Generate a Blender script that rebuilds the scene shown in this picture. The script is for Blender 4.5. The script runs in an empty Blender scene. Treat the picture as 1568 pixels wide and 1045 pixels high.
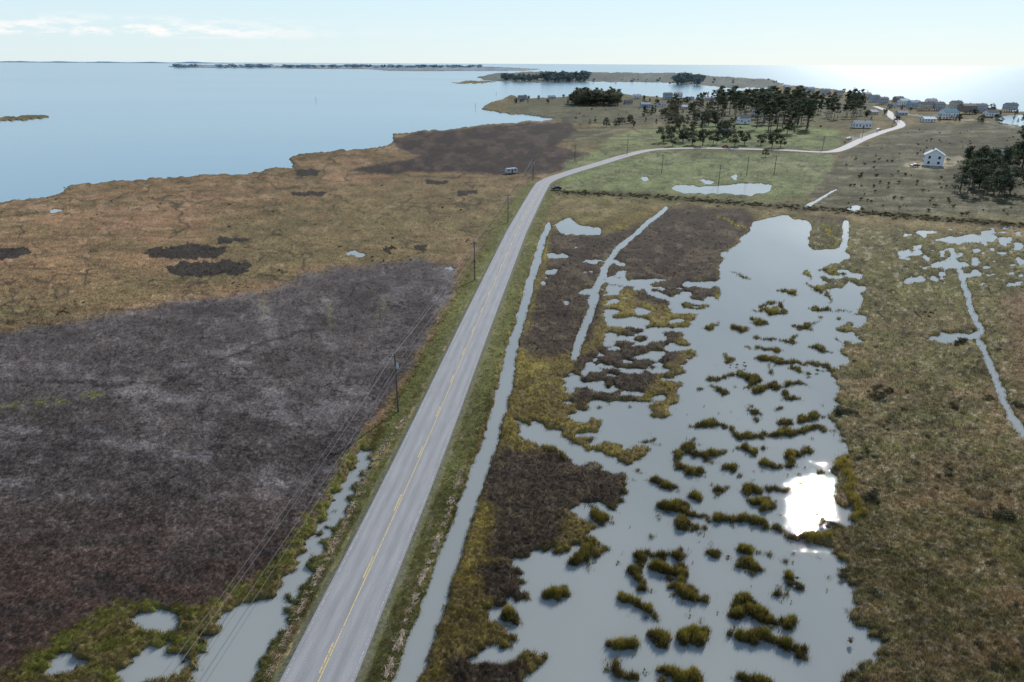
import bpy, math, random
import numpy as np
from mathutils import Matrix, Vector
random.seed(7); rng=np.random.default_rng(11)
S=bpy.context.scene
S.view_settings.view_transform='Standard'; S.view_settings.look='None'; S.view_settings.exposure=0
# ---------------- survey frame ----------------
F=1045.0; H=52.0; P=math.radians(22.13); A=math.radians(0.29)
sp,cp,sa,ca=math.sin(P),math.cos(P),math.sin(A),math.cos(A)
HZ=F*math.tan(P)
def unroll(px,py):
    dx=px-784.0; up=522.5-py
    return dx*ca-up*sa, up*ca+dx*sa
def G(px,py,z=0.25):
    dx,up=unroll(px,py); t=(H-z)/(sp-up/F*cp)
    return t*dx/F, t*(cp+up/F*sp)
def lin(c):
    c=np.asarray(c,dtype=np.float64)/255.0
    return np.where(c<=0.04045,c/12.92,((c+0.055)/1.055)**2.4)
# ---------------- noise ----------------
def _h(ix,iy,s):
    h=(ix.astype(np.uint32)*np.uint32(374761393)+iy.astype(np.uint32)*np.uint32(668265263)+np.uint32((s*974711+12345)&0xffffffff))
    h=(h^(h>>np.uint32(13)))*np.uint32(1274126177)
    h=h^(h>>np.uint32(16))
    return h.astype(np.float32)/np.float32(4294967296.0)
def vnoise(x,y,s=0):
    fx=np.floor(x); fy=np.floor(y); ix=fx.astype(np.int64); iy=fy.astype(np.int64)
    u=(x-fx); v=(y-fy); u=u*u*(3-2*u); v=v*v*(3-2*v)
    ix=ix&0xffffff; iy=iy&0xffffff
    a=_h(ix,iy,s);b=_h(ix+1,iy,s);c=_h(ix,iy+1,s);d=_h(ix+1,iy+1,s)
    return ((a+(b-a)*u)*(1-v)+(c+(d-c)*u)*v).astype(np.float32)
def fbm(x,y,o=3,s=0):
    r=0;a=1;t=0
    for i in range(o):
        r=r+a*vnoise(x*2**i+17.3*i,y*2**i-9.1*i,s+i); t+=a; a*=0.5
    return r/t
def ss(a,b,x): 
    t=np.clip((x-a)/(b-a),0,1); return t*t*(3-2*t)
# ---------------- mesh helper ----------------
def mesh_np(name,V,Fc,mats,col=None,smooth=False,midx=None,uv=None):
    V=np.asarray(V,dtype=np.float32); Fc=np.asarray(Fc,dtype=np.int32); n=Fc.shape[1]
    m=bpy.data.meshes.new(name)
    m.vertices.add(len(V)); m.vertices.foreach_set('co',V.ravel())
    m.loops.add(Fc.size); m.loops.foreach_set('vertex_index',Fc.ravel())
    m.polygons.add(len(Fc)); m.polygons.foreach_set('loop_start',np.arange(0,Fc.size,n,dtype=np.int32))
    try: m.polygons.foreach_set('loop_total',np.full(len(Fc),n,dtype=np.int32))
    except Exception: pass
    if midx is not None: m.polygons.foreach_set('material_index',np.asarray(midx,dtype=np.int32))
    if smooth: m.polygons.foreach_set('use_smooth',np.ones(len(Fc),dtype=bool))
    m.update(calc_edges=True)
    if col is not None:
        at=m.color_attributes.new('Col','FLOAT_COLOR','POINT')
        c4=np.ones((len(V),4),dtype=np.float32); c4[:,:3]=col; at.data.foreach_set('color',c4.ravel())
    if uv is not None:
        ul=m.uv_layers.new(name='UVMap'); ul.data.foreach_set('uv',np.asarray(uv,dtype=np.float32)[Fc.ravel()].ravel())
    for mt in mats: m.materials.append(mt)
    o=bpy.data.objects.new(name,m); S.collection.objects.link(o); return o
# ---------------- materials ----------------
def newmat(name):
    m=bpy.data.materials.new(name); m.use_nodes=True
    nt=m.node_tree; b=nt.nodes['Principled BSDF']; return m,nt,b
def N(nt,t,**k):
    n=nt.nodes.new(t)
    for a,v in k.items():
        if a in n.inputs.keys(): n.inputs[a].default_value=v
        else: setattr(n,a,v)
    return n
def simple(name,c,rough=0.8,nscale=4.0,var=0.25,metal=0.0,spec=0.3):
    m,nt,b=newmat(name); b.inputs['Roughness'].default_value=rough; b.inputs['Metallic'].default_value=metal
    b.inputs['Specular IOR Level'].default_value=spec
    tc=N(nt,'ShaderNodeTexCoord'); no=N(nt,'ShaderNodeTexNoise'); no.inputs['Scale'].default_value=nscale; no.inputs['Detail'].default_value=4
    nt.links.new(tc.outputs['Object'],no.inputs['Vector'])
    r=N(nt,'ShaderNodeValToRGB'); r.color_ramp.elements[0].position=0.3; r.color_ramp.elements[1].position=0.7
    r.color_ramp.elements[0].color=tuple(x*(1-var) for x in c)+(1,); r.color_ramp.elements[1].color=tuple(min(1,x*(1+var)) for x in c)+(1,)
    nt.links.new(no.outputs['Fac'],r.inputs['Fac']); nt.links.new(r.outputs['Color'],b.inputs['Base Color'])
    return m
def attrmat(name,fine=(9.0,0.6,1.35),trans=0.0,bump=0.0):
    m,nt,b=newmat(name); b.inputs['Roughness'].default_value=0.95; b.inputs['Specular IOR Level'].default_value=0.08
    at=N(nt,'ShaderNodeAttribute'); at.attribute_name='Col'
    tc=N(nt,'ShaderNodeTexCoord'); no=N(nt,'ShaderNodeTexNoise'); no.inputs['Scale'].default_value=fine[0]; no.inputs['Detail'].default_value=5; no.inputs['Roughness'].default_value=0.7
    nt.links.new(tc.outputs['Object'],no.inputs['Vector'])
    mr=N(nt,'ShaderNodeMapRange'); mr.inputs['From Min'].default_value=0.3; mr.inputs['From Max'].default_value=0.7
    mr.inputs['To Min'].default_value=fine[1]; mr.inputs['To Max'].default_value=fine[2]
    nt.links.new(no.outputs['Fac'],mr.inputs['Value'])
    vm=N(nt,'ShaderNodeVectorMath'); vm.operation='SCALE'
    nt.links.new(at.outputs['Color'],vm.inputs[0]); nt.links.new(mr.outputs['Result'],vm.inputs['Scale'])
    nt.links.new(vm.outputs['Vector'],b.inputs['Base Color'])
    if bump>0:
        bp=N(nt,'ShaderNodeBump'); bp.inputs['Strength'].default_value=bump; bp.inputs['Distance'].default_value=0.15
        nt.links.new(no.outputs['Fac'],bp.inputs['Height']); nt.links.new(bp.outputs['Normal'],b.inputs['Normal'])
    if trans>0:
        tr=N(nt,'ShaderNodeBsdfTranslucent'); nt.links.new(vm.outputs['Vector'],tr.inputs['Color'])
        mx=N(nt,'ShaderNodeMixShader'); mx.inputs[0].default_value=trans
        out=nt.nodes['Material Output']
        nt.links.new(b.outputs[0],mx.inputs[1]); nt.links.new(tr.outputs[0],mx.inputs[2]); nt.links.new(mx.outputs[0],out.inputs['Surface'])
    return m
GAIN=1.55
# =============== TERRAIN ===============
d=np.concatenate([np.arange(1.0,120,0.5),np.arange(120,960,1.05),np.arange(961,1065,2.0),[1100,1200,1400,1800,2300]]).astype(np.float64)
cx=np.concatenate([[-6000,-3500,-2200],np.arange(-1050,1051,1.25),[2200,3500,6000]]).astype(np.float64)
R,C=len(d),len(cx)
UP=HZ-d
T=(H-0.25)/(sp-UP/F*cp); Yr=T*(cp+UP/F*sp)
X=(T[:,None]*cx[None,:]/F).astype(np.float32); Y=np.repeat(Yr[:,None],C,1).astype(np.float32)
PX=(784+cx[None,:]*ca+UP[:,None]*sa).astype(np.float32); PY=(522.5-(UP[:,None]*ca-cx[None,:]*sa)).astype(np.float32)
amp=(0.8+np.clip(PY-97,0,1000)*0.009)
w1=vnoise(PX/26,PY/12,1)-.5; w2=vnoise(PX/9,PY/5,2)-.5; w3=vnoise(PX/26,PY/12,3)-.5; w4=vnoise(PX/9,PY/5,4)-.5; w5=vnoise(PX/3.5,PY/2.2,5)-.5; w6=vnoise(PX/3.5,PY/2.2,6)-.5
PXW=PX+amp*(2.8*w1+2.4*w2+1.6*w5); PYW=PY+amp*(1.5*w3+1.3*w4+1.0*w6)
def inpoly(x,y,poly):
    r=np.zeros(len(x),bool); n=len(poly)
    for i in range(n):
        x0,y0=poly[i]; x1,y1=poly[(i+1)%n]
        if y0==y1: continue
        c=((y0>y)!=(y1>y)); r^=c&(x<(x1-x0)*(y-y0)/(y1-y0)+x0)
    return r
def mask(poly,warp=True):
    a,b=(PXW,PYW) if warp else (PX,PY)
    xs=[q[0] for q in poly]; ys=[q[1] for q in poly]
    m=np.zeros((R,C),np.float32)
    idx=(a>=min(xs))&(a<=max(xs))&(b>=min(ys))&(b<=max(ys))
    m[idx]=inpoly(a[idx],b[idx],poly); return m
def stroke(pts,w0,w1=None,warp=True,ay=1.0):
    """distance field mask around polyline; half width w0 -> w1"""
    if w1 is None: w1=w0
    a,b=(PXW,PYW) if warp else (PX+(w5*1.2+w2*1.2+w1_)*np.clip(amp*.7,1,3.5),PY)
    m=np.zeros((R,C),np.float32); n=len(pts)-1
    W=max(w0,w1)+2
    for i in range(max(n,1)):
        x0,y0=pts[i]; x1,y1=pts[min(i+1,n)]
        idx=(a>=min(x0,x1)-W)&(a<=max(x0,x1)+W)&(b>=min(y0,y1)-W)&(b<=max(y0,y1)+W)
        if not idx.any(): continue
        xx=a[idx]; yy=b[idx]; dx=x1-x0; dy=(y1-y0)*ay; L=dx*dx+dy*dy+1e-6
        t=np.clip(((xx-x0)*dx+(yy-y0)*ay*dy)/L,0,1)
        dd=np.hypot(xx-x0-t*dx,(yy-y0)*ay-t*dy)
        ww=w0+(w1-w0)*(i+t)/max(n,1)
        m[idx]=np.maximum(m[idx],(dd<ww).astype(np.float32))
    return m
w1_=w1*1.0
def blur(m,k):
    for _ in range(2):
        for ax in (0,1):
            q=np.pad(m,[(k+1,k) if ax==0 else (0,0),(k+1,k) if ax==1 else (0,0)],mode='edge')
            c=np.cumsum(q,axis=ax,dtype=np.float64)
            if ax==0: m=((c[2*k+1:]-c[:-2*k-1])/(2*k+1)).astype(np.float32)
            else: m=((c[:,2*k+1:]-c[:,:-2*k-1])/(2*k+1)).astype(np.float32)
    return m
BIG=7000
shore=[(-BIG,430),(-300,330),(0,308),(60,300),(98,294),(105,284),(150,279),(230,271),(300,268),(345,266),(400,263),(420,256),(448,256),(440,241),(460,236),(520,231),(590,225),(606,215),(600,205),(640,202),(700,197),(760,190),(815,187),(850,184),(835,179),(800,176),(770,172),(738,167),(748,158),(768,153),(782,147),(800,151),(870,149),(880,143),(930,139),(960,146),(1000,149),(1060,152),(1100,149),(1130,140),(1190,134),(1200,130),(1250,134),(1300,142),(1340,151),(1400,158),(1460,161),(1520,167),(1568,173),(1900,188),(BIG,300),(BIG,5000),(-BIG,5000)]
L=mask(shore)
isles=[[(730,119),(760,112),(830,110),(900,111),(1030,112),(1100,117),(1180,122),(1202,128),(1190,133),(1120,136),(1085,131),(1060,128),(980,126),(900,125),(820,127),(740,123)],
 [(255,102),(300,99.5),(400,101),(560,100),(700,101),(760,103),(830,106),(800,109),(600,109),(560,106),(400,105),(270,104)],
 [(-200,186),(0,181),(30,178),(65,177),(76,180),(40,184),(0,186),(-200,192)],
 [(690,127),(740,128),(760,125),(720,124)]]
for q in isles: L=np.maximum(L,mask(q,False) if q[0][0]==255 else mask(q))
# ---- waters ----
Wm=np.zeros((R,C),np.float32)
def water(q,warp=True): 
    global Wm; Wm=np.maximum(Wm,mask(q,warp))
def wstroke(q,a,b=None,warp=False): 
    global Wm; Wm=np.maximum(Wm,stroke(q,a,b,warp))
main=[(1150,336),(1200,331),(1240,340),(1243,360),(1235,375),(1252,382),(1245,402),(1230,412),(1235,430),(1252,442),(1290,438),(1305,430),(1318,452),(1312,480),(1280,486),(1275,510),(1290,530),(1300,552),(1290,562),(1268,566),(1285,590),(1282,620),(1265,640),(1290,660),(1285,680),(1297,700),(1275,722),(1278,762),(1312,787),(1300,802),(1280,806),(1250,830),(1285,850),(1290,880),(1305,920),(1310,960),(1350,975),(1348,1000),(1310,1020),(1300,1045),(1290,1200),(790,1200),(815,1045),(830,1000),(850,970),(880,900),(905,880),(925,840),(945,790),(958,740),(965,712),(990,690),(1010,660),(1040,600),(1058,562),(1068,540),(1060,520),(1040,500),(1080,490),(1088,470),(1105,450),(1097,430),(1110,402),(1105,385),(1130,370),(1145,352)]
water(main)
mz=mask([(930,425),(1100,430),(1090,480),(1070,560),(1030,640),(990,690),(900,690),(860,640),(880,590),(930,520),(925,470)])
nz=fbm(PX/24,PY/7,3,21)
Wm=np.maximum(Wm,mz*(nz>0.545))
mz2=mask([(1235,395),(1300,395),(1325,440),(1320,520),(1270,520),(1240,450)])
Wm=np.maximum(Wm,mz2*(fbm(PX/22,PY/9,2,22)>0.50))
mz3=mask([(1385,352),(1568,345),(1640,360),(1640,430),(1568,440),(1470,435),(1390,425)])
Wm=np.maximum(Wm,mz3*(fbm(PX/13,PY/4.5,3,23)>0.635))
mz4=mask([(840,380),(960,380),(950,440),(880,470),(830,450)])
Wm=np.maximum(Wm,mz4*(fbm(PX/18,PY/8,3,29)>0.66))
for q in [[(848,345),(862,338),(875,332),(882,345),(915,350),(917,360),(880,358),(860,352)],
 [(916,630),(950,622),(1000,618),(992,668),(950,686),(918,676)],
 [(798,640),(845,655),(885,685),(962,708),(962,727),(900,712),(840,692),(798,668)],
 [(862,573),(885,572),(890,592),(866,600)],
 [(872,782),(920,768),(947,790),(925,835),(893,825),(902,800)],
 [(782,862),(830,845),(880,838),(908,852),(902,890),(872,940),(858,975),(840,1000),(800,1000),(780,965),(830,935),(800,905)],
 [(742,930),(800,915),(858,930),(835,985),(792,962),(750,952)],
 [(718,1003),(750,990),(792,990),(800,1010),(745,1018)],
 [(1248,382),(1297,376),(1300,398),(1262,398),(1250,392)],
 [(1415,518),(1440,510),(1475,512),(1502,500),(1505,512),(1470,524),(1440,528)],
 [(1428,366),(1470,361),(1528,361),(1522,371),(1470,370)],
 [(1425,402),(1455,397),(1480,403),(1476,410),(1430,408)],
 [(1300,968),(1335,962),(1355,980),(1345,1000),(1312,1000)],
 [(290,1048),(322,972),(348,935),(420,913),(447,880),(480,830),(498,785),(520,742),(548,706),(563,684),(572,692),(547,735),(524,780),(504,820),(474,875),(444,930),(418,970),(402,1010),(386,1048),(360,1100),(260,1100)],
 [(185,1030),(215,992),(250,986),(287,1005),(282,1030),(240,1045),(190,1047)],
 [(206,950),(225,934),(265,931),(276,944),(262,960),(225,966)],
 [(52,1038),(88,994),(125,989),(122,1010),(92,1036)],
 [(530,388),(545,382),(556,386),(550,391)],[(676,410),(688,404),(690,410)],[(78,325),(92,321),(98,324),(84,327)],
 [(1028,287),(1045,284),(1090,286),(1140,281),(1183,283),(1175,293),(1150,298),(1090,296),(1035,291)],
 [(1070,278),(1078,275),(1096,277),(1085,281)],
 [(1518,181),(1545,176),(1600,176),(1640,192),(1568,193),(1535,189)],
 [(1120,270),(1128,268),(1132,271),(1122,273)],[(985,272),(992,269),(997,274),(988,276)],
 [(1290,316),(1315,314),(1318,320),(1292,320)]]: water(q)
wstroke([(1020,318),(985,347),(943,383),(925,412)],2.0,3.8); wstroke([(925,412),(914,440),(906,470),(894,505),(880,546)],5.0,5.2)
wstroke([(1296,340),(1293,370),(1284,398)],3.2,4.6)
wstroke([(1458,385),(1474,425),(1490,478),(1500,502)],3.6,4.5); wstroke([(1500,522),(1518,560),(1534,605),(1550,640),(1590,690)],4.5,7)
wstroke([(1235,316),(1258,303),(1280,290)],1.6,1.1)
wstroke([(1380,390),(1410,386)],2.5,None,True); wstroke([(1388,430),(1412,426)],2.5,None,True); wstroke([(1100,430),(1140,420),(1190,425)],4,None,True)
# islands
isl=[[(1150,476),(1200,475),(1195,463),(1170,462)],[(1210,500),(1245,505)],[(1148,490),(1180,494)],[(1155,514),(1210,522),(1226,517)],
[(1152,531),(1195,538)],[(1155,548),(1215,552),(1270,560)],[(1108,545),(1125,555)],[(1088,578),(1130,575),(1168,582),(1148,592)],[(1095,590),(1110,602)],
[(1155,600),(1205,589),(1240,590)],[(1200,603),(1226,616)],[(1150,622),(1160,640)],[(1060,650),(1110,652),(1122,660)],[(1125,667),(1190,665),(1240,655),(1275,660)],
[(1060,668),(1053,688),(1080,697),(1115,690)],[(1130,680),(1162,692)],[(1037,690),(1040,719),(1080,725)],[(1168,710),(1212,713)],[(1108,712),(1132,718)],
[(1012,737),(1030,746)],[(1015,775),(1050,780),(1085,792)],[(1045,800),(1072,808)],[(1055,760),(1070,768)],[(1105,790),(1150,799),(1200,810),(1216,826),(1265,818)],
[(1175,745),(1207,750)],[(1138,747),(1160,750)],[(1140,766),(1187,775)],[(1083,840),(1105,845)],[(1135,858),(1158,868)],[(980,852),(1038,848),(1047,870)],
[(986,852),(970,880),(982,902)],[(1010,863),(1040,883),(1052,898)],[(1030,900),(1072,915)],[(958,913),(985,930),(1012,952)],[(990,973),(1022,985)],
[(1052,976),(1082,962),(1072,982)],[(1135,920),(1170,945),(1212,955)],[(1120,970),(1170,974),(1210,985),(1222,1006)],[(1120,938),(1146,943)],[(1184,908),(1194,914)],
[(938,1018),(968,1036)],[(938,985),(965,996)],[(1023,1028),(1062,1042)],[(1130,1040),(1165,1046)],[(1205,884),(1220,897)],[(1140,836),(1152,842)],
[(1200,445),(1218,452)],[(1232,432),(1262,448),(1270,462)],[(1165,470),(1185,466)],[(1230,498),(1262,486)],[(1240,468),(1300,478)],[(1255,412),(1290,418)],[(1245,530),(1275,540)],
[(1120,500),(1140,506)],[(1180,560),(1182,572)],[(1090,640),(1100,646)],[(1235,640),(1262,636)],[(1215,560),(1232,570)],[(1100,745),(1112,752)],[(1205,700),(1240,690)],
[(1100,330),(1140,350)],[(1120,418),(1145,424)],[(1080,502),(1100,495)],[(885,860),(905,840)],[(905,780),(925,800)],[(840,915),(868,905)],[(770,940),(790,950)],[(840,690),(858,700)],[(1260,345),(1280,372)],[(1200,650),(1218,644)],[(1285,700),(1300,740),(1310,790)]]
ISL=np.zeros((R,C),np.float32)
for q in isl:
    y=q[0][1]; w=2.5+(y-450)*0.0072
    ISL=np.maximum(ISL,stroke(q,max(w,2.0),max(w*0.8,1.8),ay=1.25))
tz=(fbm(PX/9,PY/4.5,2,31)>0.84)*mask([(1030,560),(1290,560),(1290,900),(950,1000),(960,740)])
ISL=np.maximum(ISL,tz.astype(np.float32))
Wm=Wm*(1-ISL)
# ditch beside road
dm=stroke([(619,1050),(656,950),(683,870),(706,805),(726,740),(751,675),(770,605),(783,538)],20,8.5,False)
dm=np.maximum(dm,stroke([(783,538),(798,484),(812,430),(829,375),(840,343)],8.0,3.2,False)); dm=np.maximum(dm,stroke([(619,1050),(579,1140)],20,24,False))
Wm=np.maximum(Wm,dm)
RC=[(485,1045,),(642,700),(727.5,500),(791,355),(826,290),(838,277),(870,265),(920,250),(960,238),(1000,229.5),(1060,227),(1130,228),(1200,230),(1262,233),(1290,228),(1320,214),(1352,202),(1378,194),(1378,187),(1365,179),(1360,171),(1340,163)]
road_w=[G(*q,z=0.55) for q in RC]
dirv=(road_w[0][0]-road_w[2][0],road_w[0][1]-road_w[2][1]); ll=math.hypot(*dirv)
road_w=[(road_w[0][0]+dirv[0]/ll*60,road_w[0][1]+dirv[1]/ll*60)]+road_w
def catmull(P_,n=14):
    o=[]
    for i in range(len(P_)-1):
        p0=P_[max(i-1,0)];p1=P_[i];p2=P_[i+1];p3=P_[min(i+2,len(P_)-1)]
        for k in range(n):
            t=k/n
            o.append(tuple(0.5*((2*p1[j])+(-p0[j]+p2[j])*t+(2*p0[j]-5*p1[j]+4*p2[j]-p3[j])*t*t+(-p0[j]+3*p1[j]-3*p2[j]+p3[j])*t**3) for j in range(2)))
    o.append(P_[-1]); return o
road_c=[road_w[0]]+catmull(road_w[1:5][0:4],4)[0:]+catmull(road_w[4:],16)[1:]
road_c=np.array(road_c)
RD=np.full((R,C),1e6,np.float32)
for i in range(len(road_c)-1):
    (x0,y0),(x1,y1)=road_c[i],road_c[i+1]
    ys=sorted((y0,y1)); r=np.where((Yr>ys[0]-14)&(Yr<ys[1]+14))[0]
    if len(r)==0: continue
    s=slice(r[0],r[-1]+1); dx=x1-x0;dy=y1-y0;LL=dx*dx+dy*dy+1e-9
    t=np.clip(((X[s]-x0)*dx+(Y[s]-y0)*dy)/LL,0,1)
    dd=np.hypot(X[s]-x0-t*dx,Y[s]-y0-t*dy)
    RD[s]=np.minimum(RD[s],dd)
Wm=Wm*(RD>5.0)
L=L*(1-Wm)
# ---------------- colours ----------------
COL=np.empty((R,C,3),np.float32); COL[:]=(99,87,60)
def paint(m,c,a=1.0):
    m=(m*a)[...,None]; COL[:]=COL*(1-m)+np.array(c,np.float32)*m
def ppaint(q,c,a=1.0,k=3): paint(blur(mask(q),k),c,a)
n_mid=fbm(X/7,Y/9,3,42); n_str=fbm(X/60,Y/9,3,43); n_px=fbm(PX/60,PY/16,3,44); n_px2=fbm(PX/16,PY/7,3,45)
n_f=fbm(X/0.9,Y/1.1,2,46)
creek=(1-ss(0.006,0.016,np.abs(fbm(PX/110,PY/32,4,91)-.5))); creek2=(1-ss(0.005,0.013,np.abs(fbm(PX/70,PY/22,4,95)-.47)))
paint(ss(.4,.65,n_px),(84,80,48),.6); paint(ss(.5,.7,n_px2),(120,104,78),.35)
left=[(-BIG,430),(-BIG,5000),(380,5000),(430,1045),(600,700),(700,500),(775,355),(818,285),(880,255),(860,180),(700,170),(0,250)]
lm=mask(left)
paint(blur(lm,3),(116,92,67)); paint(lm*ss(.42,.62,n_str),(98,84,59),.7); paint(lm*ss(.5,.68,n_px),(126,97,74),.6); paint(lm*ss(.55,.75,n_px2),(132,111,90),.35)
paint(lm*ss(.52,.7,fbm(PX/34,PY/4,3,98)),(90,78,56),.6)
ppaint([(330,330),(620,270),(780,280),(760,340),(690,400),(480,415),(360,440),(0,500),(-300,520),(-300,440),(100,440),(330,400)],(90,82,56),.55,12)
paint(lm*creek,(62,54,44),.6)
paint(blur(stroke(shore[1:22],4,3),1)*lm,(88,76,50),.7)
ud=[(600,214),(640,204),(700,200),(760,193),(870,188),(885,203),(850,224),(905,238),(878,256),(840,266),(770,268),(700,264),(560,266),(530,262),(600,250),(645,238),(610,228)]
ppaint(ud,(56,47,43),1,1)
paint(mask(ud)*ss(.5,.65,n_px2),(74,63,54),.6)
bm=[(-BIG,560),(-200,520),(0,510),(60,505),(180,480),(290,462),(400,450),(460,425),(510,410),(560,405),(640,400),(692,405),(700,432),(680,472),(645,525),(600,605),(560,655),(518,725),(478,795),(415,865),(335,925),(200,932),(100,985),(0,1040),(-300,1100),(-BIG,1500)]
B=blur(mask(bm),4)
paint(B,(75,68,65))
n_sm=fbm(PX/46,PY/20,4,51); 
up=1-ss(760,960,PY)
paint(B*ss(.46,.78,n_sm)*(.35+.65*up),(106,100,98),.75)
paint(B*ss(.58,.8,fbm(PX/9,PY/14,3,54))*up,(112,105,102),.35)
paint(B*ss(700,930,PY),(76,60,52),.75)
paint(B*ss(.54,.7,fbm(PX/70,PY/26,3,53)),(61,55,52),.65)
paint(B*creek2,(42,38,36),.6)
for q in [[(500,455),(503,500)],[(588,455),(580,490)],[(408,455),(400,490)]]: paint(blur(stroke(q,3.2),1),(98,92,66),.5)
paint(blur(stroke([(-200,640),(0,628),(70,620),(110,605),(160,602)],5,4),2)*(n_px2>.45),(82,82,44),.9)
paint(blur(stroke([(-200,590),(0,585),(250,590),(420,520),(480,505)],2.5,2),1),(42,38,36),.7)
for q in [[(215,388),(240,380),(290,375),(345,380),(350,390),(330,397),(270,401),(230,395)],[(255,412),(280,403),(350,400),(385,408),(375,420),(320,426),(270,424)],[(-100,385),(0,383),(45,380),(50,390),(25,398),(-100,400)],[(450,262),(490,260),(485,270),(455,270)],[(700,294),(730,292),(728,299),(705,299)],[(650,276),(690,278),(680,284),(652,283)],[(630,380),(655,377),(650,386),(635,387)],[(330,365),(385,367),(370,374),(335,372)],[(590,380),(605,378),(602,392),(592,390)],[(445,295),(500,293),(490,299),(450,300)]]:
    paint(mask(q),(46,42,38),.92)
ppaint([(430,1045),(600,700),(700,500),(775,355),(820,283),(792,288),(742,345),(705,430),(655,530),(570,660),(500,765),(430,870),(335,932),(215,925),(80,985),(0,1035),(0,1100),(380,1200)],(84,77,48),.9,4)
for q,w in [([(560,668),(515,735),(480,800),(440,850),(385,900),(330,925)],11),([(300,940),(210,925),(150,950),(90,985),(40,1035)],12),([(150,1000),(200,980),(300,980),(320,1000)],14),([(130,1030),(180,1045)],14)]:
    paint(blur(stroke(q,w*.6,w),2)*(n_px2>.4),(86,88,40),.8)
rs=[(640,1200),(660,1000),(690,900),(715,820),(735,745),(775,650),(790,560),(810,480),(840,350),(1020,320),(1150,330),(1110,450),(1050,560),(1000,690),(950,740),(940,800),(900,890),(850,970),(820,1045),(780,1200)]
ppaint(rs,(90,78,48),.9,4); paint(mask(rs)*ss(.5,.64,n_px2),(104,94,48),.6)
dk=[[(748,700),(772,692),(862,692),(960,718),(945,782),(872,782),(862,832),(782,862),(745,852),(762,785),(735,742)],
 [(848,352),(920,358),(985,345),(1015,318),(1145,320),(1155,340),(1110,385),(1100,440),(1080,470),(1000,470),(955,440),(930,440),(905,520),(880,545),(800,545),(815,480),(832,430),(845,380)],
 [(730,870),(780,858),(805,905),(780,935),(740,915)],[(1240,330),(1300,335),(1290,380),(1240,400)],[(690,1010),(800,1015),(815,1060),(700,1100)],[(880,560),(960,500),(1050,500),(1030,560),(960,620),(880,620)]]
for q in dk: ppaint(q,(58,50,44),.9,3)
for q in dk[:2]: paint(mask(q)*ss(.5,.68,n_px2),(82,72,58),.55)
rm=[(1240,335),(1300,345),(1700,380),(3000,480),(BIG,600),(BIG,5000),(1300,5000),(1290,1000),(1270,700)]
RM=blur(mask(rm),4)
paint(RM,(97,86,61)); paint(RM*ss(.45,.62,n_px),(88,84,53),.75); paint(RM*(1-ss(430,520,PY)),(84,80,52),.65); paint(RM*ss(.52,.7,fbm(PX/90,PY/40,3,61))*ss(500,600,PY),(112,94,70),.7)
paint(RM*ss(.54,.68,fbm(PX/55,PY/26,3,64)),(74,70,46),.55)
paint(RM*(fbm(PX/6,PY/3.5,2,62)>.70),(144,135,118),.5); paint(RM*(fbm(PX/14,PY/9,3,63)>.66),(60,55,41),.55); paint(RM*creek,(58,53,40),.45)
ppaint([(1535,450),(1700,440),(1700,600),(1560,600)],(106,84,66),.6,6)
# far land
ppaint([(846,290),(870,266),(920,252),(1000,231),(1275,236),(1275,262),(1240,300),(1180,308),(1000,302)],(98,104,68),.95,2)
ppaint([(850,292),(1000,290),(1230,300),(1240,318),(1000,308)],(90,88,58),.8,2)
ppaint([(905,232),(930,212),(1000,195),(1015,200),(1010,226),(960,238),(870,262),(860,250)],(106,112,74),.8,2)
ppaint([(1010,195),(1110,190),(1230,190),(1290,205),(1280,230),(1010,226)],(100,110,68),.85,2)
ppaint([(780,150),(1000,155),(1330,150),(1360,175),(1200,190),(860,190),(780,170)],(80,78,60),.8,2)
ppaint([(870,205),(1000,180),(1010,190),(920,212),(880,225)],(86,81,60),.8,2)
fr=[(1290,235),(1400,195),(1568,185),(BIG,250),(BIG,560),(1568,335),(1260,320),(1240,300)]
ppaint(fr,(78,74,56),.95,2)
FR=mask(fr)
paint(FR*ss(.5,.62,n_px2),(98,92,71),.5); paint(FR*ss(.52,.66,fbm(PX/50,PY/3.5,3,97)),(60,58,43),.7); paint(FR*ss(.56,.7,fbm(PX/60,PY/3,3,99)),(112,105,86),.6)
paint((PX>860)*(PY>150)*(PY<235)*ss(.54,.68,fbm(PX/30,PY/2.5,3,101)),(64,63,48),.55)
fld=mask([(846,290),(1000,229),(1275,235),(1240,300),(1000,302)]); paint(fld*ss(.5,.68,fbm(PX/26,PY/5,3,103)),(84,88,60),.6); paint(fld*ss(.58,.7,fbm(PX/40,PY/6,3,104)),(120,116,88),.5)
ppaint([(1385,252),(1415,245),(1470,238),(1480,246),(1450,258),(1400,260)],(150,138,112),.8,1)
ppaint([(1290,212),(1340,198),(1350,202),(1310,218)],(140,136,120),.8,1)
paint(stroke([(1385,176),(1440,182),(1500,186),(1560,196)],1.2),(150,146,132),.6)
for q in isles[:1]: ppaint(q,(90,93,88),.9,1)
ppaint(isles[1],(116,126,134),1,1)  # ground of both far isles painted paler to suggest haze
paint(blur(stroke([(846,293),(1000,302),(1150,314),(1260,321),(1400,333),(1568,346),(1800,362)],3.5,5),1),(66,60,42),.9)
paint((PY>180)*(PY<330)*(fbm(PX/9,PY/3,2,66)>.70),(66,62,46),.5)
for q in [[(870,282),(1000,262),(1270,258)],[(900,285),(1100,272),(1250,290)],[(1280,232),(1270,262),(1235,300)],[(880,215),(960,198),(1010,190)]]:
    paint(blur(stroke(q,1.2),1),(122,116,88),.5)
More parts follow.
